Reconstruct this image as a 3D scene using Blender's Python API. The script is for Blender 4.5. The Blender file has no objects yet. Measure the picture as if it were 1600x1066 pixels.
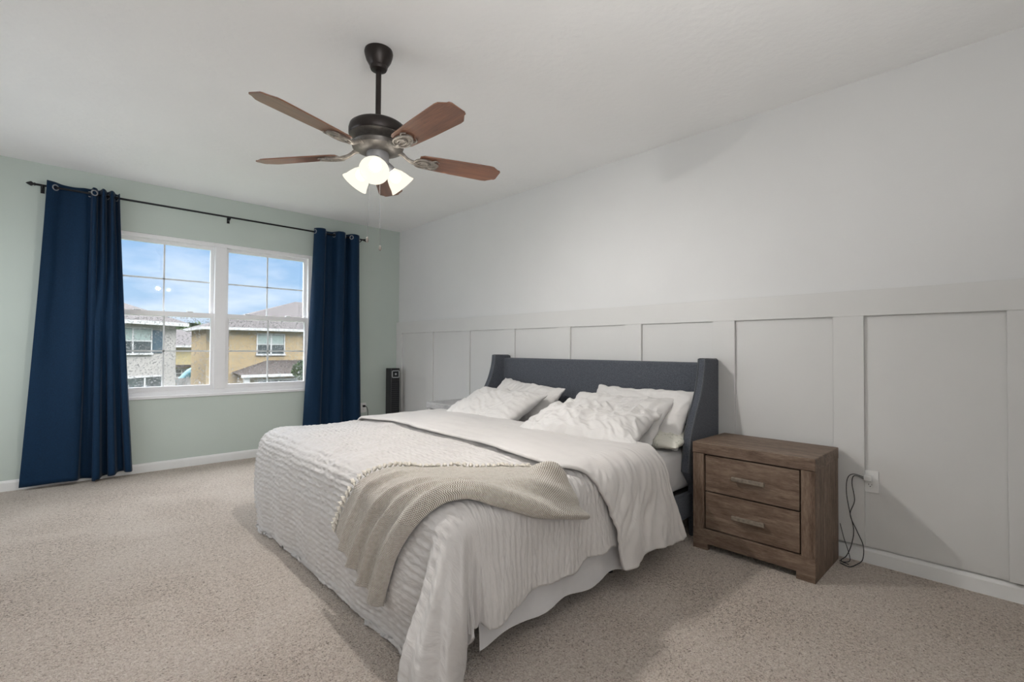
import bpy, bmesh, math, random
from mathutils import Vector, Matrix, noise
random.seed(7)
S = bpy.context.scene
COL = S.collection
PI = math.pi

# ------------------------------------------------------------------ camera
cam_d = bpy.data.cameras.new('camera')
cam_d.sensor_fit = 'HORIZONTAL'; cam_d.sensor_width = 36.0
cam_d.lens = 755.13 * 36.0 / 1600.0
cam_d.clip_start = 0.05; cam_d.clip_end = 400
cam = bpy.data.objects.new('camera', cam_d); COL.objects.link(cam)
yaw, pitch, roll = 3.9538, 0.0167, 0.0060
fw = Vector((math.cos(pitch)*math.cos(yaw), math.cos(pitch)*math.sin(yaw), math.sin(pitch)))
rt = Vector((math.sin(yaw), -math.cos(yaw), 0.0)); up = rt.cross(fw)
r2 = math.cos(roll)*rt + math.sin(roll)*up; u2 = -math.sin(roll)*rt + math.cos(roll)*up
M3 = Matrix((r2, u2, -fw)).transposed()
cam.matrix_world = Matrix.Translation((3.1642, 5.4247, 1.1254)) @ M3.to_4x4()
S.camera = cam

# ------------------------------------------------------------------ view, world, sun, lights
S.view_settings.view_transform = 'Standard'; S.view_settings.look = 'None'
S.view_settings.gamma = 1.0; S.view_settings.use_curve_mapping = False
S.view_settings.exposure = 0.47
S.render.film_transparent = False

W = bpy.data.worlds.new('world'); S.world = W; W.use_nodes = True
wn, wl = W.node_tree.nodes, W.node_tree.links
wn.clear()
w_out = wn.new('ShaderNodeOutputWorld'); w_bg = wn.new('ShaderNodeBackground')
w_tc = wn.new('ShaderNodeTexCoord'); w_sep = wn.new('ShaderNodeSeparateXYZ')
wl.new(w_tc.outputs['Generated'], w_sep.inputs[0])
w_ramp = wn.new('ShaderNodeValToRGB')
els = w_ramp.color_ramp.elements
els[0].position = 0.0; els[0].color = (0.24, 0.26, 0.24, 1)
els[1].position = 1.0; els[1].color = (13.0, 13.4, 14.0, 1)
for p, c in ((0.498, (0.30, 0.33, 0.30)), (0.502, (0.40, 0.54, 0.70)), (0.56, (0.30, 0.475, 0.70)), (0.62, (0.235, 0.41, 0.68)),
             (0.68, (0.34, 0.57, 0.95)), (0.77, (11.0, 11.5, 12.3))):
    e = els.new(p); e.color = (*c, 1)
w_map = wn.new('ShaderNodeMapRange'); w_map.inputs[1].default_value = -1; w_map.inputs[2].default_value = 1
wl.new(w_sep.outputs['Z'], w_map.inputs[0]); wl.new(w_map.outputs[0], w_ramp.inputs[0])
w_mp = wn.new('ShaderNodeMapping'); w_mp.inputs['Scale'].default_value = (3.0, 3.0, 9.0)
w_mp.inputs['Rotation'].default_value = (0.25, 0.15, 0.3)
w_ns = wn.new('ShaderNodeTexNoise'); w_ns.inputs['Scale'].default_value = 1.3; w_ns.inputs['Detail'].default_value = 6
w_ns.inputs['Roughness'].default_value = 0.55
wl.new(w_tc.outputs['Generated'], w_mp.inputs[0]); wl.new(w_mp.outputs[0], w_ns.inputs['Vector'])
w_cr = wn.new('ShaderNodeMapRange'); w_cr.inputs[1].default_value = 0.47; w_cr.inputs[2].default_value = 0.75
w_cr.inputs[3].default_value = 0.0; w_cr.inputs[4].default_value = 0.75
wl.new(w_ns.outputs['Fac'], w_cr.inputs[0])
w_mix = wn.new('ShaderNodeMix'); w_mix.data_type = 'RGBA'
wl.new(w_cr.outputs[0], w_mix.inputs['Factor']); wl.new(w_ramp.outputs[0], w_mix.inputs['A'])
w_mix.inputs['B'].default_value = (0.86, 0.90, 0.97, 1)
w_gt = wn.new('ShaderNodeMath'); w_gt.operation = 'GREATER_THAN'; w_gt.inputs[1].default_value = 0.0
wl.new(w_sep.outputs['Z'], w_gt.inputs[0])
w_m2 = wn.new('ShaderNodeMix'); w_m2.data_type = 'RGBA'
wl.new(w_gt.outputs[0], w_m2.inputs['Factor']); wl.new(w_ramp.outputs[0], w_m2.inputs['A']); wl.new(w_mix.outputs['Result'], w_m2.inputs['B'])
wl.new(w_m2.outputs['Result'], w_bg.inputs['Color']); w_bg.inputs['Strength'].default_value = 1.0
wl.new(w_bg.outputs[0], w_out.inputs['Surface'])

def light(name, kind, loc, target=None, energy=100, color=(1, 1, 1), **kw):
    d = bpy.data.lights.new(name, kind); d.energy = energy; d.color = color
    for k, v in kw.items(): setattr(d, k, v)
    o = bpy.data.objects.new(name, d); COL.objects.link(o); o.location = loc
    if target is not None:
        o.rotation_euler = (Vector(target) - Vector(loc)).to_track_quat('-Z', 'Y').to_euler()
    return o
light('sun', 'SUN', (16, 20, 26), (4, -14, 0), energy=0.8, color=(1.0, 0.95, 0.88), angle=math.radians(4))
# unseen area fills added to brighten the room from the left and near sides
light('fill_left', 'AREA', (4.42, 1.5, 1.25), (1.6, 1.6, 0.7), energy=19, color=(0.88, 0.94, 1.0), shape='RECTANGLE', size=2.2, size_y=1.5, spread=math.radians(160))
light('fill_near', 'AREA', (3.3, 6.3, 1.5), (1.6, 0.0, 1.5), energy=12, color=(0.98, 0.985, 1.0), shape='RECTANGLE', size=2.0, size_y=1.6, spread=math.radians(130))
light('fill_ceiling', 'AREA', (2.6, 5.75, 1.45), (2.2, 5.45, 2.6), energy=13, color=(1.0, 0.985, 0.96), shape='DISK', size=1.0, spread=math.radians(140))   # added unseen fill, aimed up so the ceiling brightens the right side
po = light('window_portal', 'AREA', (1.975, -0.20, 1.41), (1.975, 3.0, 1.41), energy=1, shape='RECTANGLE', size=1.8, size_y=1.5)
po.data.cycles.is_portal = True
BULB = 1350.0

# ------------------------------------------------------------------ materials
def new_mat(name):
    m = bpy.data.materials.new(name); m.use_nodes = True
    nt = m.node_tree; b = nt.nodes['Principled BSDF']
    return m, nt, b
def node(nt, kind, **kw):
    n = nt.nodes.new(kind)
    for k, v in kw.items(): setattr(n, k, v)
    return n
def coords(nt, src='Object', scale=(1, 1, 1), rot=(0, 0, 0)):
    tc = node(nt, 'ShaderNodeTexCoord'); mp = node(nt, 'ShaderNodeMapping')
    mp.inputs['Scale'].default_value = scale; mp.inputs['Rotation'].default_value = rot
    nt.links.new(tc.outputs[src], mp.inputs[0]); return mp.outputs[0]
def nz(nt, vec, scale, detail=3, rough=0.5, dist=0.0):
    n = node(nt, 'ShaderNodeTexNoise'); n.inputs['Scale'].default_value = scale
    n.inputs['Detail'].default_value = detail; n.inputs['Roughness'].default_value = rough; n.inputs['Distortion'].default_value = dist
    nt.links.new(vec, n.inputs['Vector']); return n.outputs['Fac']
def ramp(nt, fac, stops):
    r = node(nt, 'ShaderNodeValToRGB'); e = r.color_ramp.elements
    e[0].position, e[0].color = stops[0][0], (*stops[0][1], 1)
    e[1].position, e[1].color = stops[-1][0], (*stops[-1][1], 1)
    for p, c in stops[1:-1]:
        x = e.new(p); x.color = (*c, 1)
    nt.links.new(fac, r.inputs[0]); return r.outputs[0]
def bump(nt, b, h, strength=0.3, dist=0.01, prev=None):
    n = node(nt, 'ShaderNodeBump'); n.inputs['Strength'].default_value = strength; n.inputs['Distance'].default_value = dist
    nt.links.new(h, n.inputs['Height'])
    if prev is not None: nt.links.new(prev, n.inputs['Normal'])
    nt.links.new(n.outputs[0], b.inputs['Normal']); return n.outputs[0]
def math_n(nt, op, a, b=None, c=None):
    n = node(nt, 'ShaderNodeMath', operation=op)
    for i, v in enumerate((a, b, c)):
        if v is None: continue
        if isinstance(v, (int, float)): n.inputs[i].default_value = v
        else: nt.links.new(v, n.inputs[i])
    return n.outputs[0]
def nz_c(nt, vec, scale):
    n = node(nt, 'ShaderNodeTexNoise'); n.inputs['Scale'].default_value = scale; nt.links.new(vec, n.inputs['Vector']); return n.outputs['Color']
def math_v(nt, v, c, k):      # v + k * c
    s_ = node(nt, 'ShaderNodeVectorMath', operation='SCALE'); nt.links.new(c, s_.inputs[0]); s_.inputs['Scale'].default_value = k
    a_ = node(nt, 'ShaderNodeVectorMath', operation='ADD'); nt.links.new(v, a_.inputs[0]); nt.links.new(s_.outputs[0], a_.inputs[1]); return a_.outputs[0]
def plain(name, c, rough=0.5, metal=0.0, var=0.06, scale=30, spec=0.5, bmp=0.0, bscale=200, bdist=0.002, sheen=0.0):
    m, nt, b = new_mat(name)
    v = coords(nt); f = nz(nt, v, scale, 4)
    lo = tuple(max(0, x*(1-var)) for x in c); hi = tuple(min(1, x*(1+var)) for x in c)
    nt.links.new(ramp(nt, f, [(0.3, lo), (0.7, hi)]), b.inputs['Base Color'])
    b.inputs['Roughness'].default_value = rough; b.inputs['Metallic'].default_value = metal
    b.inputs['Specular IOR Level'].default_value = spec
    if sheen: b.inputs['Sheen Weight'].default_value = sheen
    if bmp: bump(nt, b, nz(nt, v, bscale, 3), bmp, bdist)
    return m

MT = {}
MT['wall_white'] = plain('white wall paint', (0.70, 0.70, 0.695), 0.62, var=0.012, scale=3, spec=0.25, bmp=0.15, bscale=90)
MT['ceiling'] = plain('white textured ceiling paint', (0.90, 0.90, 0.895), 0.85, var=0.01, scale=3, spec=0.1, bmp=0.35, bscale=28, bdist=0.006)
MT['panel'] = plain('greige panel paint', (0.65, 0.645, 0.63), 0.42, var=0.012, scale=4, spec=0.35, bmp=0.06, bscale=120)
MT['sage'] = plain('sage green wall paint', (0.535, 0.60, 0.555), 0.6, var=0.015, scale=3, spec=0.25, bmp=0.15, bscale=90)
MT['trim'] = plain('white semi gloss trim', (0.80, 0.80, 0.79), 0.35, var=0.015, scale=12, spec=0.4)
MT['vinyl'] = plain('white window vinyl', (0.82, 0.82, 0.83), 0.35, var=0.01, spec=0.4)
MT['grid'] = plain('grey window grid bars', (0.70, 0.71, 0.72), 0.4, var=0.02)
MT['bronze'] = plain('dark bronze metal', (0.030, 0.024, 0.022), 0.38, 0.55, var=0.15, scale=14)
MT['pewter'] = plain('antiqued pewter metal', (0.30, 0.275, 0.245), 0.42, 0.45, var=0.35, scale=45, bmp=0.2, bscale=60)
MT['antique'] = plain('antiqued grey bronze metal', (0.13, 0.12, 0.11), 0.42, 0.5, var=0.25, scale=40)
MT['nickel'] = plain('brushed grey metal', (0.34, 0.34, 0.35), 0.4, 0.5, var=0.05)
MT['black_metal'] = plain('black rod metal', (0.015, 0.015, 0.017), 0.45, 0.4, var=0.1)
MT['black_plastic'] = plain('black plastic', (0.012, 0.012, 0.014), 0.35, var=0.1)
MT['dark_gap'] = plain('dark recess', (0.012, 0.010, 0.009), 0.8, var=0.1)
MT['grey_gloss'] = plain('silver grey plastic', (0.42, 0.43, 0.45), 0.3, var=0.03)
MT['screen_black'] = plain('black glass display', (0.02, 0.022, 0.026), 0.1, var=0.05)
MT['white_plastic'] = plain('white plastic', (0.78, 0.78, 0.77), 0.3, var=0.01)
MT['cord'] = plain('black cord rubber', (0.015, 0.015, 0.016), 0.5, var=0.1)
MT['sheet'] = plain('white cotton sheet', (0.60, 0.585, 0.58), 0.85, var=0.02, scale=20, spec=0.15, bmp=0.25, bscale=35, bdist=0.006, sheen=0.2)
MT['lining'] = plain('smooth off white lining', (0.63, 0.60, 0.575), 0.75, var=0.02, scale=14, spec=0.2, bmp=0.25, bscale=22, bdist=0.006, sheen=0.3)
MT['pillow'] = plain('crisp white pillow cotton', (0.69, 0.67, 0.65), 0.8, var=0.02, scale=20, spec=0.2, bmp=0.3, bscale=38, bdist=0.006, sheen=0.2)
MT['tassel'] = plain('cream tassel yarn', (0.66, 0.615, 0.54), 0.9, var=0.2, scale=180, spec=0.1)

def fabric(name, c, c2, wscale, rough=0.9, sheen=0.3):
    m, nt, b = new_mat(name); v = coords(nt)
    f1 = nz(nt, coords(nt, scale=(1, 1, 6)), wscale, 2); f2 = nz(nt, coords(nt, scale=(5, 5, 1)), wscale, 2)
    mixf = math_n(nt, 'MULTIPLY', math_n(nt, 'ADD', f1, f2), 0.5)
    nt.links.new(ramp(nt, mixf, [(0.36, c), (0.64, c2)]), b.inputs['Base Color'])
    b.inputs['Roughness'].default_value = rough; b.inputs['Sheen Weight'].default_value = sheen; b.inputs['Specular IOR Level'].default_value = 0.15
    bump(nt, b, mixf, 0.5, 0.003); return m
MT['slate'] = fabric('charcoal slate linen upholstery', (0.042, 0.047, 0.058), (0.125, 0.135, 0.158), 110, sheen=0.15)
MT['slate_pipe'] = fabric('grey upholstery piping', (0.06, 0.066, 0.073), (0.11, 0.117, 0.128), 150)
MT['curtain'] = fabric('navy blue curtain cloth', (0.0022, 0.018, 0.046), (0.0045, 0.028, 0.072), 70, 0.6, 0.07)

# comforter: crinkled satin, uv in metres
m, nt, b = new_mat('off white crinkled satin')
uv = coords(nt, 'UV'); f = nz(nt, uv, 9, 4)
nt.links.new(ramp(nt, f, [(0.3, (0.535, 0.508, 0.488)), (0.7, (0.585, 0.558, 0.538))]), b.inputs['Base Color'])
b.inputs['Roughness'].default_value = 0.48; b.inputs['Specular IOR Level'].default_value = 0.45; b.inputs['Sheen Weight'].default_value = 0.15
h1 = nz(nt, coords(nt, 'UV', (34, 7, 1)), 1.0, 3, 0.6, 0.6)
h2 = nz(nt, coords(nt, 'UV', (90, 30, 1)), 1.0, 2, 0.5, 0.4)
bp = bump(nt, b, h1, 0.55, 0.012); bump(nt, b, h2, 0.35, 0.004, bp)
MT['comforter'] = m

# herringbone throw, uv in metres
m, nt, b = new_mat('beige herringbone wool')
uv = coords(nt, 'UV'); sp = node(nt, 'ShaderNodeSeparateXYZ'); nt.links.new(uv, sp.inputs[0])
zig = math_n(nt, 'PINGPONG', math_n(nt, 'MULTIPLY', sp.outputs['Y'], 130.0), 1.0)
ph = math_n(nt, 'ADD', math_n(nt, 'MULTIPLY', sp.outputs['X'], 330.0), math_n(nt, 'MULTIPLY', zig, 1.6))
st = math_n(nt, 'PINGPONG', ph, 1.0)
fz = nz(nt, uv, 60, 3)
st2 = math_n(nt, 'ADD', st, math_n(nt, 'MULTIPLY', math_n(nt, 'SUBTRACT', fz, 0.5), 0.5))
nt.links.new(ramp(nt, st2, [(0.30, (0.215, 0.170, 0.125)), (0.62, (0.74, 0.70, 0.635))]), b.inputs['Base Color'])
b.inputs['Roughness'].default_value = 0.95; b.inputs['Specular IOR Level'].default_value = 0.1; b.inputs['Sheen Weight'].default_value = 0.3
bump(nt, b, st2, 0.5, 0.004); MT['throw'] = m

# printed pillow
m, nt, b = new_mat('cream pillow ticking with faint sprigs')
v = coords(nt); f = nz(nt, v, 22, 3, 0.6, 1.2)
nt.links.new(ramp(nt, f, [(0.0, (0.74, 0.72, 0.64)), (0.56, (0.74, 0.72, 0.64)), (0.60, (0.42, 0.43, 0.34)), (0.64, (0.74, 0.72, 0.64)), (1.0, (0.74, 0.72, 0.64))]), b.inputs['Base Color'])
b.inputs['Roughness'].default_value = 0.85; MT['print'] = m

# rustic wood (grain along local x)
def wood(name, dark, mid, light_, scale=(1.2, 9, 9), rough=0.55):
    m, nt, b = new_mat(name); v = coords(nt, scale=scale)
    g = nz(nt, v, 3.2, 8, 0.68, 0.5); s = nz(nt, coords(nt, scale=(scale[0]*2.5, scale[1]*7, scale[2]*7)), 4, 3, 0.6)
    p = nz(nt, coords(nt), 5, 3)
    t = math_n(nt, 'ADD', math_n(nt, 'MULTIPLY', g, 0.55), math_n(nt, 'ADD', math_n(nt, 'MULTIPLY', s, 0.28), math_n(nt, 'MULTIPLY', p, 0.17)))
    nt.links.new(ramp(nt, t, [(0.36, dark), (0.5, mid), (0.64, light_)]), b.inputs['Base Color'])
    b.inputs['Roughness'].default_value = rough; b.inputs['Specular IOR Level'].default_value = 0.35
    bump(nt, b, t, 0.35, 0.004); return m
RW = ((0.075, 0.045, 0.030), (0.165, 0.112, 0.080), (0.275, 0.205, 0.155))
MT['wood_y'] = wood('rustic brown oak along the front', *RW, scale=(9, 1.2, 9))
MT['wood_z'] = wood('rustic brown oak upright', *RW, scale=(9, 9, 1.2))
MT['grey_wood_y'] = wood('pale grey oak along the front', (0.30, 0.29, 0.285), (0.46, 0.45, 0.445), (0.60, 0.59, 0.58), scale=(9, 1.2, 9))  # paler, greyer wood for the far nightstand
MT['grey_wood_z'] = wood('pale grey oak upright', (0.30, 0.29, 0.285), (0.46, 0.45, 0.445), (0.60, 0.59, 0.58), scale=(9, 9, 1.2))
MT['blade'] = wood('walnut fan blade', (0.085, 0.030, 0.014), (0.175, 0.064, 0.028), (0.28, 0.115, 0.055), scale=(1.0, 11, 11), rough=0.42)
bb = MT['blade'].node_tree.nodes['Principled BSDF']; bb.inputs['Specular IOR Level'].default_value = 0.8; bb.inputs['Coat Weight'].default_value = 0.5; bb.inputs['Coat Roughness'].default_value = 0.28
MT['pull'] = plain('weathered bar handle', (0.24, 0.20, 0.16), 0.45, 0.3, var=0.25, scale=60)

# carpet
m, nt, b = new_mat('beige brown pile carpet'); v = coords(nt)
sp_ = nz(nt, v, 140, 5, 0.75, 0.5); md = nz(nt, v, 55, 4, 0.62, 0.5); lg = nz(nt, v, 1.7, 3, 0.5, 0.6)
vo = node(nt, 'ShaderNodeTexVoronoi'); vo.inputs['Scale'].default_value = 125; nt.links.new(math_v(nt, v, nz_c(nt, v, 60), 0.012), vo.inputs['Vector'])
tuft = math_n(nt, 'SUBTRACT', 1.0, vo.outputs['Distance'])
t = math_n(nt, 'ADD', math_n(nt, 'MULTIPLY', sp_, 0.62), math_n(nt, 'ADD', math_n(nt, 'MULTIPLY', md, 0.26), math_n(nt, 'MULTIPLY', lg, 0.12)))
nt.links.new(ramp(nt, t, [(0.385, (0.13, 0.082, 0.052)), (0.462, (0.66, 0.545, 0.45)), (0.60, (0.94, 0.85, 0.76))]), b.inputs['Base Color'])
t = math_n(nt, 'ADD', math_n(nt, 'MULTIPLY', t, 0.75), math_n(nt, 'MULTIPLY', tuft, 0.40))
b.inputs['Roughness'].default_value = 1.0; b.inputs['Specular IOR Level'].default_value = 0.05; b.inputs['Sheen Weight'].default_value = 0.25
bump(nt, b, t, 1.0, 0.030); MT['carpet'] = m

# glass, screen, shades
m, nt, b = new_mat('window glass'); nt.nodes.remove(b)
o_ = nt.nodes['Material Output']; tr = node(nt, 'ShaderNodeBsdfTransparent'); gl = node(nt, 'ShaderNodeBsdfGlossy')
gl.inputs['Roughness'].default_value = 0.01; tr.inputs[0].default_value = (0.985, 0.99, 0.99, 1)
fr = node(nt, 'ShaderNodeLayerWeight'); fr.inputs[0].default_value = 0.5; ms = node(nt, 'ShaderNodeMixShader')
rf = math_n(nt, 'ADD', math_n(nt, 'MULTIPLY', math_n(nt, 'POWER', fr.outputs['Facing'], 5.0), 0.85), 0.03)
nt.links.new(rf, ms.inputs[0]); nt.links.new(tr.outputs[0], ms.inputs[1]); nt.links.new(gl.outputs[0], ms.inputs[2]); nt.links.new(ms.outputs[0], o_.inputs[0])
MT['glass'] = m
m, nt, b = new_mat('insect screen mesh'); o_ = nt.nodes['Material Output']
tr = node(nt, 'ShaderNodeBsdfTransparent'); ms = node(nt, 'ShaderNodeMixShader'); v = coords(nt)
f = nz(nt, v, 85, 2, 0.7); mr = node(nt, 'ShaderNodeMapRange'); mr.inputs[1].default_value = 0.54; mr.inputs[2].default_value = 0.64; mr.inputs[3].default_value = 0.06; mr.inputs[4].default_value = 0.55
nt.links.new(f, mr.inputs[0]); b.inputs['Base Color'].default_value = (0.40, 0.40, 0.40, 1); b.inputs['Roughness'].default_value = 0.6
nt.links.new(mr.outputs[0], ms.inputs[0]); nt.links.new(tr.outputs[0], ms.inputs[1]); nt.links.new(b.outputs[0], ms.inputs[2]); nt.links.new(ms.outputs[0], o_.inputs[0])
MT['screen'] = m
m, nt, b = new_mat('frosted white lamp glass'); o_ = nt.nodes['Material Output']
tr = node(nt, 'ShaderNodeBsdfTransparent'); tr.inputs[0].default_value = (1.0, 0.985, 0.95, 1)
em = node(nt, 'ShaderNodeEmission'); em.inputs[0].default_value = (1.0, 0.92, 0.76, 1); em.inputs[1].default_value = 0.86
m1 = node(nt, 'ShaderNodeMixShader'); m1.inputs[0].default_value = 0.93
nt.links.new(tr.outputs[0], m1.inputs[1]); nt.links.new(em.outputs[0], m1.inputs[2]); nt.links.new(m1.outputs[0], o_.inputs[0])
nt.nodes.remove(b); MT['shade'] = m
m, nt, b = new_mat('lit bulb'); o_ = nt.nodes['Material Output']; em = node(nt, 'ShaderNodeEmission')
em.inputs[0].default_value = (1.0, 0.968, 0.935, 1); em.inputs[1].default_value = BULB
nt.links.new(em.outputs[0], o_.inputs[0]); nt.nodes.remove(b); MT['bulb'] = m

# exterior
MT['stucco_grey'] = plain('grey stucco', (0.227, 0.214, 0.197), 0.9, var=0.07, scale=6, spec=0.1)
MT['stucco_tan'] = plain('tan stucco', (0.218, 0.165, 0.094), 0.9, var=0.05, scale=4, spec=0.1)
MT['stucco_cream'] = plain('pale yellow stucco', (0.252, 0.210, 0.113), 0.9, var=0.04, scale=3, spec=0.1)
MT['shingle'] = plain('grey brown shingles', (0.055, 0.050, 0.049), 0.95, var=0.30, scale=9, spec=0.1)
MT['shingle_brown'] = plain('brown shingles', (0.035, 0.029, 0.026), 0.95, var=0.30, scale=9, spec=0.1)
MT['ext_trim'] = plain('white house trim', (0.302, 0.298, 0.290), 0.6, var=0.02)
MT['ext_glass'] = plain('dark window glass with pale blind', (0.029, 0.037, 0.037), 0.15, var=0.35, scale=2.2)
MT['blind'] = plain('pale green blind', (0.160, 0.197, 0.181), 0.5, var=0.05)
MT['shutter_blue'] = plain('dark blue shutter', (0.008, 0.030, 0.046), 0.6, var=0.2)
MT['shutter_red'] = plain('dark red shutter', (0.045, 0.012, 0.008), 0.6, var=0.2)
MT['foliage'] = plain('green foliage', (0.038, 0.071, 0.017), 0.8, var=0.55, scale=14)
MT['bark'] = plain('brown bark', (0.10, 0.07, 0.05), 0.9, var=0.3)
MT['teal'] = plain('teal slide plastic', (0.017, 0.101, 0.126), 0.4, var=0.1)
MT['cedar'] = plain('brown cedar boards', (0.079, 0.042, 0.019), 0.8, var=0.3, scale=6)
MT['white_fence'] = plain('white vinyl fence', (0.209, 0.209, 0.209), 0.5, var=0.05)
MT['grass'] = plain('green lawn', (0.029, 0.045, 0.014), 0.95, var=0.4, scale=3)

# ------------------------------------------------------------------ mesh helpers
class MB:
    def __init__(s): s.v = []; s.f = []; s.sm = []; s.uv = None
    def add(s, vs, fs, smooth=False):
        n = len(s.v); s.v += [tuple(p) for p in vs]
        for f in fs: s.f.append(tuple(i+n for i in f)); s.sm.append(smooth)
        return s
    def box(s, x0, x1, y0, y1, z0, z1):
        vs = [(x, y, z) for x in (x0, x1) for y in (y0, y1) for z in (z0, z1)]
        fs = [(0, 1, 3, 2), (4, 6, 7, 5), (0, 4, 5, 1), (2, 3, 7, 6), (0, 2, 6, 4), (1, 5, 7, 3)]
        return s.add(vs, fs)
    def obox(s, c, ax, ay, az):   # oriented box: centre + half axes
        c, ax, ay, az = map(Vector, (c, ax, ay, az))
        vs = [c+ax*i+ay*j+az*k for i in (-1, 1) for j in (-1, 1) for k in (-1, 1)]
        fs = [(0, 1, 3, 2), (4, 6, 7, 5), (0, 4, 5, 1), (2, 3, 7, 6), (0, 2, 6, 4), (1, 5, 7, 3)]
        return s.add(vs, fs)
    def lathe(s, prof, c=(0, 0, 0), n=32, axis=(0, 0, 1), cap=True):   # prof: (radius, height along axis)
        c = Vector(c); q = Vector((0, 0, 1)).rotation_difference(Vector(axis).normalized())
        vs = []; fs = []
        for r, z in prof:
            for k in range(n):
                a = 2*PI*k/n; vs.append(c + q @ Vector((r*math.cos(a), r*math.sin(a), z)))
        for i in range(len(prof)-1):
            for k in range(n):
                fs.append((i*n+k, i*n+(k+1) % n, (i+1)*n+(k+1) % n, (i+1)*n+k))
        if cap:
            fs.append(tuple(range(n))[::-1]); fs.append(tuple((len(prof)-1)*n+k for k in range(n)))
        return s.add(vs, fs, True)
    def tube(s, pts, r, n=8, closed=False):
        pts = [Vector(p) for p in pts]; N = len(pts); vs = []; fs = []; prev = None
        for i, p in enumerate(pts):
            if closed: t = pts[(i+1) % N]-pts[i-1]
            else: t = pts[min(i+1, N-1)]-pts[max(i-1, 0)]
            t.normalize()
            if prev is None:
                a = t.orthogonal().normalized()
            else:
                a = (prev - t*prev.dot(t)).normalized()
            prev = a; b_ = t.cross(a); rr = r[i] if isinstance(r, (list, tuple)) else r
            for k in range(n):
                w = 2*PI*k/n; vs.append(p + (a*math.cos(w)+b_*math.sin(w))*rr)
        m_ = N if closed else N-1
        for i in range(m_):
            j = (i+1) % N
            for k in range(n): fs.append((i*n+k, i*n+(k+1) % n, j*n+(k+1) % n, j*n+k))
        if not closed: fs.append(tuple(range(n))[::-1]); fs.append(tuple((N-1)*n+k for k in range(n)))
        return s.add(vs, fs, True)
    def prism(s, poly, d0, d1, fn):    # poly of 2-D points extruded d0..d1, fn(u, v, d) -> xyz
        n = len(poly); vs = [fn(u, v, d0) for u, v in poly]+[fn(u, v, d1) for u, v in poly]
        fs = [tuple(range(n))[::-1], tuple(range(n, 2*n))]+[(i, (i+1) % n, n+(i+1) % n, n+i) for i in range(n)]
        return s.add(vs, fs)
    def sphere(s, c, r, n=16, sq=(1, 1, 1)):
        c = Vector(c); vs = []; fs = []; m_ = n//2
        for i in range(1, m_):
            th = PI*i/m_
            for k in range(n):
                a = 2*PI*k/n; vs.append(c+Vector((r*sq[0]*math.sin(th)*math.cos(a), r*sq[1]*math.sin(th)*math.sin(a), r*sq[2]*math.cos(th))))
        for i in range(m_-2):
            for k in range(n): fs.append((i*n+k, (i+1)*n+k, (i+1)*n+(k+1) % n, i*n+(k+1) % n))
        t = len(vs); vs += [c+Vector((0, 0, r*sq[2])), c-Vector((0, 0, r*sq[2]))]
        for k in range(n):
            fs.append((t, k, (k+1) % n)); fs.append((t+1, (m_-2)*n+(k+1) % n, (m_-2)*n+k))
        return s.add(vs, fs, True)
    def grid(s, P, smooth=True, UV=None, flip=False):      # P[i][j] points
        n, m_ = len(P), len(P[0]); vs = [p for row in P for p in row]; fs = []
        for i in range(n-1):
            for j in range(m_-1):
                q = (i*m_+j, (i+1)*m_+j, (i+1)*m_+j+1, i*m_+j+1); fs.append(q[::-1] if flip else q)
        if UV is not None: s.uv = (s.uv or []) + [w for row in UV for w in row]
        return s.add(vs, fs, smooth)

def link(o, parent=None):
    COL.objects.link(o)
    if parent is not None: o.parent = parent
    return o
def obj(name, mb, material, parent=None, loc=None, bevel=0.0, seg=2, sharp=None, label=None):
    me = bpy.data.meshes.new(name); me.from_pydata(mb.v, [], mb.f)
    me.polygons.foreach_set('use_smooth', mb.sm)
    if mb.uv:
        l = me.uv_layers.new(name='uv'); vi = [0]*len(me.loops); me.loops.foreach_get('vertex_index', vi)
        l.data.foreach_set('uv', [c for i in vi for c in mb.uv[i]])
    me.materials.append(MT[material]); me.update()
    bm = bmesh.new(); bm.from_mesh(me); bmesh.ops.recalc_face_normals(bm, faces=bm.faces); bm.to_mesh(me); bm.free()
    if sharp: me.set_sharp_from_angle(angle=math.radians(sharp))
    o = bpy.data.objects.new(name, me); link(o, parent)
    if loc is not None: o.location = loc
    if bevel:
        bv = o.modifiers.new('bevel', 'BEVEL'); bv.width = bevel; bv.segments = seg; bv.limit_method = 'ANGLE'
    if label: o['label'] = label
    return o
def tag(o, label, cat, group=None):
    o['label'] = label; o['category'] = cat
    if group: o['group'] = group
    return o
def thing(name, loc, label, cat, group=None, rotz=0):
    o = bpy.data.objects.new(name, None); o.empty_display_size = 0.1; COL.objects.link(o)
    o.location = loc; o.rotation_euler = (0, 0, rotz); return tag(o, label, cat, group)
def struct(o):
    o['kind'] = 'structure'; return o
def copy_tree(o, parent=None):
    c = o.copy(); COL.objects.link(c)
    if parent is not None: c.parent = parent
    for ch in list(o.children): copy_tree(ch, c)
    return c
def spline(pts, n):    # Catmull-Rom through tuples, n samples
    pts = [tuple(p) for p in pts]; N = len(pts); out = []
    for i in range(n):
        t = i/(n-1)*(N-1); k = min(int(t), N-2); f = t-k
        p0, p1, p2, p3 = pts[max(k-1, 0)], pts[k], pts[k+1], pts[min(k+2, N-1)]
        out.append(tuple(0.5*((2*b)+(-a+c)*f+(2*a-5*b+4*c-d)*f*f+(-a+3*b-3*c+d)*f**3) for a, b, c, d in zip(p0, p1, p2, p3)))
    return out
def sstep(a, b, x):
    t = min(1, max(0, (x-a)/(b-a))); return t*t*(3-2*t)
def fbm(p, octs=4): return noise.fractal(Vector(p), 1.0, 2.0, octs)

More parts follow.
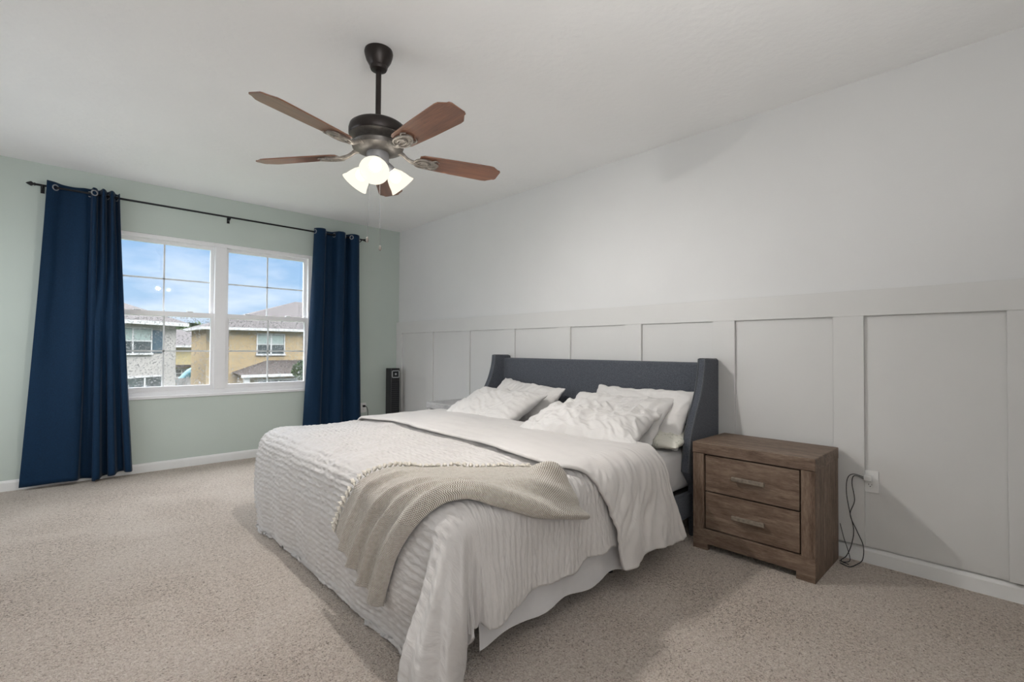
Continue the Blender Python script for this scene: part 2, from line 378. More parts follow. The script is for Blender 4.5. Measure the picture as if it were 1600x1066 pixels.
# ------------------------------------------------------------------ room shell
XL, YN, H = 4.5, 6.45, 2.6
WX0, WX1, WZ0, WZ1 = 1.09, 2.86, 0.665, 2.15
struct(obj('floor', MB().box(-0.15, XL+0.15, -0.15, YN+0.15, -0.2, 0.0), 'carpet'))
struct(obj('ceiling', MB().box(-0.15, XL+0.15, -0.15, YN+0.15, H, H+0.2), 'ceiling'))
w = MB(); w.box(-0.0, WX0, -0.15, 0, 0, H); w.box(WX1, XL, -0.15, 0, 0, H); w.box(WX0, WX1, -0.15, 0, 0, WZ0); w.box(WX0, WX1, -0.15, 0, WZ1, H)
struct(obj('wall_far', w, 'sage'))
struct(obj('wall_right', MB().box(-0.15, 0, -0.15, YN+0.15, 0, H), 'wall_white'))
struct(obj('wall_left', MB().box(XL, XL+0.15, -0.15, YN+0.15, 0, H), 'wall_white'))
struct(obj('wall_near', MB().box(0, XL, YN, YN+0.15, 0, H), 'wall_white'))
def baseboard(name, fn, L):
    prof = [(0, 0), (0.013, 0), (0.013, 0.064), (0.010, 0.074), (0.005, 0.080), (0, 0.082)]
    return struct(obj(name, MB().prism(prof, 0, L, fn), 'trim'))
baseboard('baseboard_far', lambda u, v, d: (d, u, v), XL)
baseboard('baseboard_right', lambda u, v, d: (u, d, v), YN)
baseboard('baseboard_left', lambda u, v, d: (XL-u, d, v), YN)
baseboard('baseboard_near', lambda u, v, d: (d, YN-u, v), XL)
# board and batten wainscot on the bed wall
struct(obj('trim_1', MB().box(0, 0.016, 0.0, YN, 0.093, 1.32), 'panel'))                     # flat panel sheet
struct(obj('trim_2', MB().box(0.0, 0.034, 0.0, YN, 1.314, 1.4534), 'panel', bevel=0.0015))    # top rail
bt = MB()
for i in range(10):
    y0 = max(0.0, 0.673*i-0.006); y1 = min(YN, 0.673*i+0.134)
    bt.box(0.016, 0.033, y0, y1, 0.094, 1.314)
struct(obj('trim_3', bt, 'panel', bevel=0.0015))                                             # battens

# ------------------------------------------------------------------ window
win = struct(bpy.data.objects.new('window_1', None)); COL.objects.link(win); win.location = (1.975, -0.07, WZ0)
wx, wy, wz = win.location
def wobj(name, mb, mat, bevel=0.0, par=None):
    mb.v = [(x-wx, y-wy, z-wz) for x, y, z in mb.v]; return obj(name, mb, mat, par or win, bevel=bevel)
f = MB(); Y0, Y1 = -0.13, -0.015
f.box(WX0, WX1, Y0, Y1, WZ1-0.035, WZ1); f.box(WX0, WX1, Y0, Y1, WZ0, WZ0+0.05)
f.box(WX0, WX0+0.035, Y0, Y1, WZ0+0.05, WZ1-0.035); f.box(WX1-0.035, WX1, Y0, Y1, WZ0+0.05, WZ1-0.035)
wobj('window_frame', f, 'vinyl')
wobj('mullion', MB().box(1.975-0.05, 1.975+0.05, Y0, -0.02, WZ0+0.05, WZ1-0.035), 'vinyl', 0.003)
wobj('window_sill', MB().box(WX0-0.0, WX1+0.0, -0.015, 0.018, WZ0-0.012, WZ0+0.014), 'vinyl', 0.003)
ZM = 1.435
for (a, b_) in ((WX0+0.035, 1.925), (2.025, WX1-0.035)):
    for k, (z0, z1, yc) in enumerate(((WZ0+0.05, ZM+0.022, -0.05), (ZM-0.022, WZ1-0.035, -0.095))):
        t = 0.028; fr = MB()
        fr.box(a, b_, yc-0.018, yc+0.018, z0, z0+(0.045 if k == 0 else t+0.016)); fr.box(a, b_, yc-0.018, yc+0.018, z1-(0.044 if k == 0 else t), z1)
        za, zc_ = z0+(0.045 if k == 0 else t+0.016), z1-(0.044 if k == 0 else t); fr.box(a, a+t, yc-0.018, yc+0.018, za, zc_); fr.box(b_-t, b_, yc-0.018, yc+0.018, za, zc_)
        sash = wobj('sash', fr, 'vinyl')
        wobj('glass_pane', MB().box(a+t-.004, b_-t+.004, yc-0.004, yc+0.000, z0+.03, z1-.02), 'glass', par=sash)
        g = MB(); xm = (a+b_)/2; zm = (z0+z1)/2+(0.0 if k else 0.002)
        g.box(xm-0.007, xm+0.007, yc-0.010, yc-0.005, z0+.03, z1-.02); g.box(a+t-.004, b_-t+.004, yc-0.010, yc-0.005, zm-0.007, zm+0.007)
        wobj('muntin', g, 'grid', par=sash)
        if k == 0:
            wobj('insect_screen', MB().box(a+.005, b_-.005, -0.1225, -0.1215, z0, z1), 'screen')
            for q in (0.25, 0.75):
                xq = a+(b_-a)*q
                wobj('sash_lock', MB().box(xq-0.025, xq+0.025, yc-0.018, yc+0.012, z1, z1+0.012), 'grid', 0.002, par=sash)

# ------------------------------------------------------------------ curtain rod
ROD_Y, ROD_Z = 0.085, 2.403
rod = thing('curtain_rod', (1.91, ROD_Y, ROD_Z), 'thin black curtain rod with pointed finials above the window', 'curtain rod')
def robj(name, mb, mat, **k):
    mb.v = [(x-1.91, y-ROD_Y, z-ROD_Z) for x, y, z in mb.v]; return obj(name, mb, mat, rod, **k)
robj('rod', MB().tube([(0.53, ROD_Y, ROD_Z), (3.29, ROD_Y, ROD_Z)], 0.0085, 12), 'black_metal')
for xx, sg in ((3.29, 1), (0.53, -1)):
    robj('finial', MB().lathe([(0.012, 0), (0.012, 0.008), (0.008, 0.011), (0.017, 0.02), (0.018, 0.026), (0.011, 0.04), (0.002, 0.054)], (xx, ROD_Y, ROD_Z), 16, (sg, 0, 0)), 'black_metal')
for xx in (3.25, 1.925, 0.555):
    b_ = MB(); b_.box(xx-0.012, xx+0.012, 0.0, 0.006, ROD_Z-0.045, ROD_Z+0.02)
    b_.tube([(xx, 0.004, ROD_Z-0.02), (xx, ROD_Y*0.6, ROD_Z-0.022), (xx, ROD_Y, ROD_Z-0.012)], 0.005, 8)
    b_.tube([(xx, ROD_Y+0.013*math.cos(a), ROD_Z+0.013*math.sin(a)) for a in [PI*k/8 for k in range(8, 17)]], 0.004, 6)
    robj('bracket', b_, 'black_metal')

# ------------------------------------------------------------------ curtains
def curtain(top, bot, ztop, zbot, label, zdrop, cx, seedv, pw=1.15, grom=()):
    NS, NZ = 220, 70
    T = spline(top, NS); B = spline(bot, NS); root_loc = Vector((cx, ROD_Y, 0.0))
    P = []; UV = []
    for j in range(NZ):
        t = j/(NZ-1); row = []; ur = []
        for i in range(NS):
            s = i/(NS-1); k = t**pw
            x = T[i][0]*(1-k)+B[i][0]*k; y = T[i][1]*(1-k)+B[i][1]*k
            n_ = noise.noise(Vector((s*7+seedv, t*2.2, seedv)))*0.014*sstep(0.03, 0.3, t) + noise.noise(Vector((s*22, t*6+seedv, 3)))*0.004*sstep(0.03, 0.2, t)
            y = max(0.022, y+n_)
            zt = ztop+T[i][2]; zb = zbot+zdrop(s)
            z = zt+(zb-zt)*t
            row.append(Vector((x, y, z))-root_loc); ur.append((s*1.3, z))
        P.append(row); UV.append(ur)
    mb = MB().grid(P, True, UV)
    o = obj('curtain', mb, 'curtain', loc=root_loc)
    sd = o.modifiers.new('thickness', 'SOLIDIFY'); sd.thickness = 0.003; sd.offset = 0
    tag(o, label, 'curtain', 'navy curtains at the window')
    for s in grom:
        i = int(s*(NS-1)); x, y = T[i][0], T[i][1]
        dx = T[min(i+2, NS-1)][0]-T[i-2][0]; dy = T[min(i+2, NS-1)][1]-T[i-2][1]; nrm = Vector((-dy, dx, 0)).normalized()
        side = nrm.cross(Vector((0, 0, 1)))
        c = Vector((x, y, ROD_Z))-root_loc
        obj('grommet', MB().tube([c+side*0.021*math.cos(a)+Vector((0, 0, 0.021*math.sin(a))) for a in [2*PI*k/20 for k in range(20)]], 0.005, 6, True), 'nickel', o)
    return o
R_ = ROD_Y
curtain([(3.225, R_+.028, .0), (3.18, R_+.004, -.0), (3.13, R_-.034, -.004), (3.06, R_-.040, -.006), (3.00, R_-.022, -.002), (2.968, R_-.03, .0), (2.955, R_-.02, .0), (2.946, R_+.045, 0), (2.925, R_+.03, 0), (2.912, R_-.03, 0),
         (2.897, R_-.02, .003), (2.885, R_+.045, .004), (2.868, R_+.03, 0), (2.855, R_-.03, 0), (2.842, R_-.01, 0), (2.828, R_+.045, 0), (2.812, R_+.02, 0), (2.80, R_-.035, 0), (2.785, R_-.02, -.01), (2.775, R_+.03, -.01)],
        [(3.345, .070, 0), (3.28, .10, 0), (3.21, .118, 0), (3.13, .125, 0), (3.06, .128, 0), (3.01, .115, 0), (2.99, .04, 0), (2.945, .028, 0), (2.908, .05, 0),
         (2.918, .145, 0), (2.875, .155, 0), (2.852, .06, 0), (2.815, .045, 0), (2.815, .13, 0), (2.775, .145, 0), (2.75, .06, 0), (2.71, .05, 0), (2.70, .125, 0), (2.665, .13, 0), (2.65, .07, 0)],
        2.447, 0.025, 'long navy curtain left of the window, gathered toward the glass', lambda s: 0.012*math.sin(s*9)+(0.012 if s > 0.5 else 0), 3.0, 1.3, grom=(0.06, 0.28, 0.39, 0.72, 0.94))
curtain([(1.108, R_+.0, 0), (1.09, R_+.04, .0), (1.045, R_+.052, .004), (1.0, R_+.04, .004), (.965, R_-.03, 0), (.93, R_-.045, 0), (.885, R_-.03, 0), (.85, R_+.04, .003), (.80, R_+.05, .004), (.765, R_+.03, 0), (.745, R_-.04, 0), (.715, R_-.04, 0), (.69, R_+.03, 0), (.645, R_+.048, 0), (.60, R_+.03, -.003), (.585, R_-.01, -.003)],
        [(1.21, .06, 0), (1.165, .12, 0), (1.11, .14, 0), (1.05, .13, 0), (1.01, .07, 0), (.975, .06, 0), (.93, .075, 0), (.885, .13, 0), (.835, .14, 0), (.79, .11, 0), (.755, .055, 0), (.715, .05, 0), (.67, .09, 0), (.615, .13, 0), (.565, .11, 0), (.525, .07, 0)],
        2.442, 0.03, 'long navy curtain right of the window, beside the corner', lambda s: 0.01*math.sin(s*11), 0.85, 5.1, grom=(0.03, 0.25, 0.42, 0.62, 0.8, 0.97))

# ------------------------------------------------------------------ ceiling fan
FX, FY = 2.017, 3.241
fan = thing('ceiling_fan', (FX, FY, H), 'dark bronze five-blade ceiling fan with three lit frosted shades', 'ceiling fan')
def lz(z): return z-H
obj('canopy', MB().lathe([(0.067, lz(2.6)), (0.069, lz(2.59)), (0.067, lz(2.575)), (0.060, lz(2.552)), (0.046, lz(2.528)), (0.042, lz(2.522)), (0.043, lz(2.516)), (0.038, lz(2.505)), (0.022, lz(2.50))], n=36), 'bronze', fan, sharp=40)
obj('downrod', MB().lathe([(0.0135, lz(2.505)), (0.0135, lz(2.225))], n=20), 'bronze', fan, sharp=40)
obj('motor_housing', MB().lathe([(0.02, lz(2.240)), (0.07, lz(2.238)), (0.118, lz(2.230)), (0.134, lz(2.218)), (0.139, lz(2.200)), (0.139, lz(2.175)), (0.134, lz(2.168))], n=48), 'bronze', fan, sharp=40)
obj('motor_ring', MB().lathe([(0.134, lz(2.168)), (0.136, lz(2.164)), (0.122, lz(2.158)), (0.100, lz(2.142)), (0.104, lz(2.134)), (0.126, lz(2.126)), (0.120, lz(2.108)), (0.09, lz(2.094)), (0.056, lz(2.090))], n=48), 'antique', fan, sharp=40)
obj('light_hub', MB().lathe([(0.052, lz(2.094)), (0.054, lz(2.085)), (0.054, lz(2.050)), (0.050, lz(2.035)), (0.052, lz(2.025)), (0.046, lz(2.005)), (0.026, lz(1.99)), (0.008, lz(1.985))], n=36), 'nickel', fan, sharp=40)
ZB = 2.082
blade_poly = []
L0, L1 = 0.205, 0.65
for u, v in ((L0, -0.045), (L0+0.02, -0.056), (0.40, -0.066), (0.580, -0.072), (0.600, -0.069), (0.632, -0.046), (0.643, -0.044), (0.650, -0.034), (0.650, 0.034), (0.643, 0.044), (0.632, 0.046), (0.600, 0.069), (0.580, 0.072), (0.40, 0.066), (L0+0.02, 0.056), (L0, 0.045)):
    blade_poly.append((u, v))
pt = math.radians(12)
def bfn(u, v, d): return (u, v*math.cos(pt)+d*math.sin(pt), -v*math.sin(pt)+d*math.cos(pt))
for k in range(5):
    ang = math.radians(-125.6+72*k)
    bl = obj('blade', MB().prism(blade_poly, 0.0, 0.006, bfn), 'blade', fan, loc=(0, 0, lz(ZB)), bevel=0.002)
    bl.rotation_euler = (0, 0, ang)
    ir = MB()
    # arm from the motor, and an oval plate with raised scroll rim under the blade root
    arm = spline([(0.10, 0.0, 0.030), (0.125, 0.0, 0.022), (0.15, 0.004, 0.004), (0.18, 0.005, -0.006), (0.205, 0.003, -0.007)], 12)
    ir.tube(arm, [0.016, 0.014, 0.012, 0.011, 0.010, 0.010, 0.010, 0.011, 0.012, 0.012, 0.011, 0.010], 8)
    oval = [(0.232+0.062*math.cos(a)*(1+0.18*math.cos(a)), 0.036*math.sin(a)) for a in [2*PI*q/28 for q in range(28)]]
    ir.prism(oval, -0.007, 0.0, bfn)
    ir.tube([bfn(u, v, -0.008) for u, v in oval], 0.0045, 6, True)
    ir.tube([bfn(0.232+0.032*math.cos(a), 0.018*math.sin(a), -0.008) for a in [2*PI*q/18 for q in range(18)]], 0.004, 6, True)
    for sgn in (-1, 1):
        ir.tube([bfn(0.262+0.045*q/8, sgn*(0.022+0.018*math.sin(q/8*PI*0.9)), -0.006) for q in range(9)], [0.005-0.0003*q for q in range(9)], 6)
    for sx in (0.21, 0.25):
        ir.lathe([(0.007, -0.004), (0.007, 0), (0.003, 0.003)], bfn(sx, 0, -0.008), 10, (0, 0, -1))
    i_ = obj('blade_iron', ir, 'pewter', fan, loc=(0, 0, lz(ZB))); i_.rotation_euler = (0, 0, ang)
for k in range(3):
    az = math.radians(56+120*k); tilt = math.radians(-43)
    ax = Vector((math.cos(az)*math.cos(tilt), math.sin(az)*math.cos(tilt), math.sin(tilt)))
    hub = Vector((0, 0, lz(2.040)))
    base = hub+Vector((math.cos(az), math.sin(az), 0))*0.045
    prof = [(0.022, 0.0), (0.025, 0.008), (0.032, 0.020), (0.044, 0.038), (0.053, 0.060), (0.060, 0.084), (0.069, 0.102), (0.066, 0.102), (0.057, 0.083), (0.050, 0.059), (0.041, 0.037), (0.029, 0.019), (0.021, 0.008)]
    sh = obj('lamp_shade', MB().lathe(prof, base+ax*0.025, 36, ax, cap=False), 'shade', fan, sharp=60)
    obj('socket', MB().lathe([(0.018, -0.02), (0.022, 0.0), (0.026, 0.02), (0.027, 0.032), (0.018, 0.034)], base, 20, ax), 'nickel', fan, sharp=40)
    obj('bulb', MB().sphere(base+ax*0.070, 0.028, 16), 'bulb', sh)
for dx, dy, ln in ((0.035, -0.01, 0.33), (-0.02, -0.015, 0.36)):
    ch = MB(); ch.tube([(dx, dy, lz(2.0)), (dx*1.3, dy, lz(2.0-ln))], 0.0011, 5)
    c_ = obj('pull_chain', ch, 'nickel', fan)
    obj('chain_fob', MB().lathe([(0.002, 0), (0.006, 0.008), (0.0075, 0.018), (0.003, 0.028)], (dx*1.3, dy, lz(2.0-ln)-0.001), 12, (0, 0, -1)), 'pewter', c_)

# ------------------------------------------------------------------ nightstands
def nightstand(name, loc, wy, wzm, handle, label):
    D, Wd, Ht = 0.425, 0.615, 0.602
    n_ = thing(name, loc, label, 'nightstand', 'nightstands beside the bed')
    y0, y1 = -Wd/2, Wd/2
    obj('top', MB().box(-D/2, D/2+0.004, y0-0.002, y1+0.002, Ht-0.062, Ht), wy, n_, bevel=0.004)
    for s in (-1, 1):
        a, b_ = (y0, y0+0.024) if s < 0 else (y1-0.024, y1)
        obj('side_panel', MB().box(-D/2, D/2-0.024, a, b_, 0.0, Ht-0.062), wzm, n_, bevel=0.002)
        c, d = (y0, y0+0.062) if s < 0 else (y1-0.062, y1)
        st_ = MB().box(D/2-0.024, D/2, c, d, 0.118, Ht-0.063)
        obj('front_stile', st_, wzm, n_, bevel=0.002)
        e, f_ = (y0, y0+0.085) if s < 0 else (y1-0.085, y1)
        obj('foot', MB().box(D/2-0.03, D/2, e, f_, 0.0, 0.04), wy, n_, bevel=0.002)
    obj('base_rail', MB().box(D/2-0.024, D/2, y0, y1, 0.036, 0.118), wy, n_, bevel=0.002)
    obj('back_panel', MB().box(-D/2, -D/2+0.01, y0+0.024, y1-0.024, 0.03, Ht-0.062), 'dark_gap', n_)
    obj('carcass', MB().box(-D/2+0.01, D/2-0.03, y0+0.024, y1-0.024, 0.10, Ht-0.062), 'dark_gap', n_)
    for z0, z1 in ((0.124, 0.326), (0.333, 0.533)):
        dr = obj('drawer', MB().box(D/2-0.028, D/2-0.007, y0+0.070, y1-0.070, z0, z1), wy, n_, bevel=0.002)
        zc = (z0+z1)/2; h = MB().box(D/2+0.012, D/2+0.026, -0.083, 0.083, zc-0.011, zc+0.011)
        obj('handle', h, handle, dr, bevel=0.003)
        for s in (-1, 1): obj('handle_post', MB().box(D/2-0.008, D/2+0.013, s*0.06-0.008, s*0.06+0.008, zc-0.006, zc+0.006), handle, dr)
    return n_
nightstand('nightstand', (0.272, 4.425, 0), 'wood_y', 'wood_z', 'pull', 'rustic brown two-drawer wooden nightstand beside the wall outlet')
nightstand('nightstand', (0.272, 1.685, 0), 'grey_wood_y', 'grey_wood_z', 'pull', 'pale grey nightstand half hidden behind the far side of the bed')

# ------------------------------------------------------------------ bed frame
BYC = 3.065
bed = thing('bed', (1.1, BYC, 0), 'king bed with charcoal upholstered wingback headboard against the panelled wall', 'bed')
def bo(name, mb, mat, **k):
    mb.v = [(x-1.1, y-BYC, z) for x, y, z in mb.v]; return obj(name, mb, mat, bed, **k)
bo('headboard_panel', MB().box(0.04, 0.125, 2.09, 4.04, 0.10, 1.045), 'slate', bevel=0.022, seg=4)
wing_c = spline([(0.225, 1.068), (0.232, 1.0), (0.25, 0.93), (0.285, 0.84), (0.34, 0.745), (0.385, 0.66), (0.41, 0.60), (0.425, 0.5), (0.44, 0.40)], 26)
wing_poly = [(0.035, 0.0), (0.035, 1.06), (0.045, 1.068)] + [(0.215, 1.07)] + wing_c + [(0.36, 0.31), (0.345, 0.0)]
for s in (-1, 1):
    ya, yb = (4.022, 4.072) if s > 0 else (2.058, 2.108)
    wg = bo('headboard_wing', MB().prism(wing_poly, ya, yb, lambda u, v, d: (u, d, v)), 'slate', bevel=0.008, seg=3)
    edge = [(0.06, 1.069)]+[(0.2, 1.071)]+wing_c
    for yy in (ya+0.004, yb-0.004):
        pm = MB().tube([(u-1.1, yy-BYC, v) for u, v in edge], 0.0045, 6); obj('piping', pm, 'slate_pipe', wg)
for s in (-1, 1):
    y = 4.03 if s > 0 else 2.10
    bo('side_rail', MB().box(0.10, 2.12, y-0.02, y+0.015, 0.12, 0.268), 'slate', bevel=0.008)
bo('foot_rail', MB().box(2.085, 2.12, 2.12, 4.01, 0.12, 0.268), 'slate', bevel=0.008)
bo('slat_deck', MB().box(0.12, 2.085, 2.115, 4.01, 0.24, 0.268), 'dark_gap')
for x, y in ((2.06, 2.16), (2.06, 3.97), (1.1, 3.97), (1.1, 2.16), (1.1, 3.065)):
    bo('leg', MB().lathe([(0.03, 0.13), (0.022, 0.0)], (x, y, 0), 16), 'dark_gap')

# mattress under a fitted sheet
def rbox(x0, x1, y0, y1, z0, z1, r, n=6):
    bm = bmesh.new(); bmesh.ops.create_cube(bm, size=1.0)
    for v in bm.verts: v.co = ((x0+x1)/2+v.co.x*(x1-x0), (y0+y1)/2+v.co.y*(y1-y0), (z0+z1)/2+v.co.z*(z1-z0))
    bmesh.ops.bevel(bm, geom=bm.edges[:], offset=r, segments=n, affect='EDGES', profile=0.5)
    mb = MB(); mb.add([tuple(v.co) for v in bm.verts], [tuple(q.index for q in f.verts) for f in bm.faces], True); bm.free(); return mb
mt = rbox(0.13, 2.10, 2.115, 4.018, 0.275, 0.520, 0.055)
mo = obj('mattress', mt, 'sheet'); tag(mo, 'pale grey mattress edge showing beside the headboard wing', 'mattress')

# ------------------------------------------------------------------ bed linen
XE, YC, HW, RR, ZT = 2.075, 3.065, 0.965, 0.105, 0.600
def prof_(rho, flare):
    q = PI*RR/2
    if rho < q: return RR*math.sin(rho/RR), RR*(1-math.cos(rho/RR))
    e = rho-q; return RR+math.sin(flare)*e, RR+math.cos(flare)*e
def drape(a, b_, off=0.0, fold=1.0):
    """cloth coordinates (a along the bed, b across it) -> point on the draped bed"""
    ea = max(0.0, a-XE); sb = 1.0 if b_ > YC else -1.0; eb = max(0.0, abs(b_-YC)-HW)
    x = min(a, XE); y = YC+max(-HW, min(HW, b_-YC)); z = ZT
    # puff of the down filling, higher in the middle of the bed
    z += 0.022*math.cos((y-YC)/HW*PI/2)*sstep(0.4, 1.2, x)*(1-0.5*sstep(1.6, XE, x))
    z += 0.012*noise.noise(Vector((x*2.3, y*2.1, 4.2)))
    rho = math.hypot(ea, eb)
    if sb < 0 and eb > 0: rho = min(rho, max(0.64, ea))
    if rho > 0:
        phi = math.atan2(eb, ea); cs, sn = math.cos(phi), math.sin(phi)
        corner = math.sin(2*phi)
        fl = 0.03+0.05*cs*cs+0.02*sn
        o_, d_ = prof_(rho, fl); dep = sstep(0.10, 0.55, rho)
        if sb > 0:
            lobe = math.exp(-((phi-0.50)/0.40)**2)*sstep(0.0, 0.28, phi); vale = math.exp(-((phi-1.10)/0.24)**2); vale2 = math.exp(-((phi-0.42)/0.10)**2)*sstep(0.0, 0.2, phi)
            o_ += fold*dep*(0.24*lobe-0.045*vale-0.05*vale2)
            o_ += fold*dep*corner*(0.026*math.sin(phi*15+rho*3)+0.014*math.sin(phi*31-rho*6))
        else:
            o_ -= fold*dep*0.05*corner
        # soft hanging folds
        o_ += fold*dep*sn*sn*(0.016*math.sin(a*23+1.7*math.sin(a*5))+0.012*math.sin(a*9.5+1.0))
        o_ += fold*dep*cs*cs*(0.008*math.sin(b_*6.0+0.6)+0.006*math.sin(b_*17+2*math.sin(b_*3)))
        o_ += fold*0.045*math.sin(min(1, rho/0.62)*PI)*cs*cs
        zz = z-d_; fl_z = 0.014
        if zz < fl_z:
            o_ += (fl_z-zz)*0.55; zz = fl_z+0.006*math.sin((a+b_)*30)
        x += o_*cs; y += sb*o_*sn; z = zz
    if off:
        e = 0.004; p = Vector((x, y, z)); pa = drape(a+e, b_, 0, fold); pb = drape(a, b_+e, 0, fold)
        n_ = (pa-p).cross(pb-p)
        n_ = n_.normalized() if n_.length > 1e-12 else Vector((0, 0, 1))
        return p+n_*off
    return Vector((x, y, z))
def lerp(a, b_, t): return a+(b_-a)*t
def fold_line(b_):
    eb = max(0.0, b_-YC-HW)
    return 1.50+0.05*sstep(YC-0.4, YC+HW, b_)+0.02*math.sin(b_*7)-0.50*max(0, eb-0.03)-0.05*sstep(0, .1, eb)
def crinkle(a, b_):
    wa = a+0.011*noise.noise(Vector((a*8, b_*14, 1.0))); wb = b_+0.03*noise.noise(Vector((a*12, b_*9, 2.0)))
    n1 = noise.noise(Vector((wa*56, wb*11, 5))); n2 = noise.noise(Vector((wa*85, wb*30, 9))); n3 = noise.noise(Vector((a*7, b_*6, 3)))
    ea, eb = max(0.0, a-XE), max(0.0, b_-YC-HW)
    if ea > 0 and eb > 0:      # round the near corner the gathers run down the hanging folds
        rho = math.hypot(ea, eb); phi = math.atan2(eb, ea); k = 0.80*sstep(0.25, 0.7, math.sin(2*phi))*sstep(0.04, 0.16, rho)
        n1 = lerp(n1, noise.noise(Vector((phi*11+0.6*noise.noise(Vector((phi*3, rho*9, 4))), rho*7, 6))), k)
        n2 = lerp(n2, noise.noise(Vector((phi*24, rho*22, 2))), k); n3 += k*0.7*noise.noise(Vector((phi*5, rho*5, 11)))
    amp = 0.75+0.5*noise.noise(Vector((a*3.5, b_*3.5, 12)))
    row = math.sin(2*PI*a/0.030+2.2*noise.noise(Vector((a*7, b_*6, 21)))+0.8*noise.noise(Vector((a*20, b_*18, 23))))
    vl = math.exp(-((math.atan2(eb, ea)-1.10)/0.30)**2) if ea > 0.03 and eb > 0.03 else 0.0
    amp *= 1-0.85*vl; n3 *= 1-0.8*vl
    row *= 0.55+0.45*math.sin(2*PI*b_/0.050+3.0*noise.noise(Vector((a*9, b_*5, 27))))
    g = a-fold_line(b_); groove = -0.026*math.exp(-((g-0.004)/0.015)**2)*sstep(0.12, 0.0, max(0.0, eb))
    return amp*(0.0042*(0.8-2*abs(n1))+0.0028*n2+0.0042*row)*(1-0.42*sstep(0.02, 0.15, eb))+0.008*n3+groove
def cloth(name, a_of, b_of, NA, NB, mat, off, disp, thick, fold=1.0, loc=(1.7, 3.1, 0.5)):
    """a grid of cloth over the bed; a_of(i, j), b_of(i, j) give cloth coordinates for i, j in 0..1; displaced along its normals"""
    P = []; UV = []
    for i in range(NA):
        row = []; ur = []
        for j in range(NB):
            s, t = i/(NA-1), j/(NB-1); a, b_ = a_of(s, t), b_of(s, t); row.append(drape(a, b_, 0, fold)); ur.append((a, b_))
        P.append(row); UV.append(ur)
    Q = [[None]*NB for _ in range(NA)]
    for i in range(NA):
        for j in range(NB):
            du = P[min(i+1, NA-1)][j]-P[max(i-1, 0)][j]; dv = P[i][min(j+1, NB-1)]-P[i][max(j-1, 0)]
            n_ = du.cross(dv); n_ = n_.normalized() if n_.length > 1e-12 else Vector((0, 0, 1))
            s, t = i/(NA-1), j/(NB-1); a, b_ = UV[i][j]
            p = P[i][j]+n_*(off(s, t, a, b_) if callable(off) else off)+n_*disp(a, b_)
            p.z = max(p.z, 0.006); Q[i][j] = p-Vector(loc)
    o = obj(name, MB().grid(Q, True, UV), mat, loc=loc)
    if thick:
        sd = o.modifiers.new('thickness', 'SOLIDIFY'); sd.thickness = thick; sd.offset = -1
    return o
# flat sheet hanging below the comforter
def sh_b(s, t):
    return lerp(YC-HW-0.25, YC+HW+0.57+0.012*math.sin(lerp(0.75, 2.35, s)*14), t)
def sheet_disp(a, b_): return 0.004*noise.noise(Vector((a*7, b_*5, 2)))+0.004*math.sin(a*30+2*noise.noise(Vector((a*4, b_*3, 0))))
bs = cloth('bed_sheet', lambda s, t: lerp(0.95, XE-0.002, s), sh_b, 120, 130, 'sheet', -0.048, sheet_disp, 0.0, 0.35)
tag(bs, 'smooth white sheet hanging out below the comforter on the near side', 'sheet')
# comforter
def cf_b(s, t):
    a = lerp(1.02, XE+0.655, s)
    hem = YC+HW+0.425+0.05*sstep(1.3, 2.1, a)+0.010*math.sin(a*16+1)+0.006*math.sin(a*41)
    return lerp(YC-HW-0.44, hem, t)
cf = cloth('comforter', lambda s, t: lerp(1.02, XE+0.655+0.003*math.sin(t*37)+0.02*sstep(0.85, 1, t), s), cf_b, 470, 360, 'comforter', 0.0, crinkle, 0.014)
tag(cf, 'off-white crinkled satin comforter spread over the bed to the carpet', 'comforter')
# folded back head end, showing the smooth lining
def flap_a(s, t):
    b_ = flap_b(s, t); eb = max(0.0, b_-YC-HW)
    fold_edge = fold_line(b_)
    head_edge = 0.84+0.03*math.sin(b_*5)-0.28*max(0, eb-0.1)
    return lerp(head_edge, fold_edge, s)
def flap_b(s, t): return lerp(YC-HW-0.45, YC+HW+0.535+0.012*math.sin(s*9), t)
def flap_off(s, t, a, b_):
    k = 1-s; ed = min(1.0, k/0.018); return 0.013+0.014*math.sqrt(max(0, 1-(1-ed)**2))
def flap_disp(a, b_):
    eb = max(0.0, b_-YC-HW); h = sstep(-0.12, 0.25, b_-YC-HW)
    w_ = noise.noise(Vector((a*3, b_*3, 1)))
    base = 0.006*noise.noise(Vector((a*4, b_*3, 8)))+0.0025*noise.noise(Vector((a*16, b_*8, 5)))
    rad = math.atan2(a-1.05, 0.22+eb)          # wrinkles fan out from the mattress edge
    hang = 0.016*noise.noise(Vector((rad*5+w_, eb*2, 3)))+0.008*(1-2*abs(noise.noise(Vector((rad*11+w_*2, eb*5, 7)))))+0.004*noise.noise(Vector((a*30, b_*16, 2)))
    return base+h*hang
fp = cloth('folded_top', flap_a, flap_b, 150, 300, 'lining', flap_off, flap_disp, 0.010)
fp.parent = cf; fp.location = (0, 0, 0)
fp['label'] = 'smooth folded-back top of the comforter, in front of the pillows'

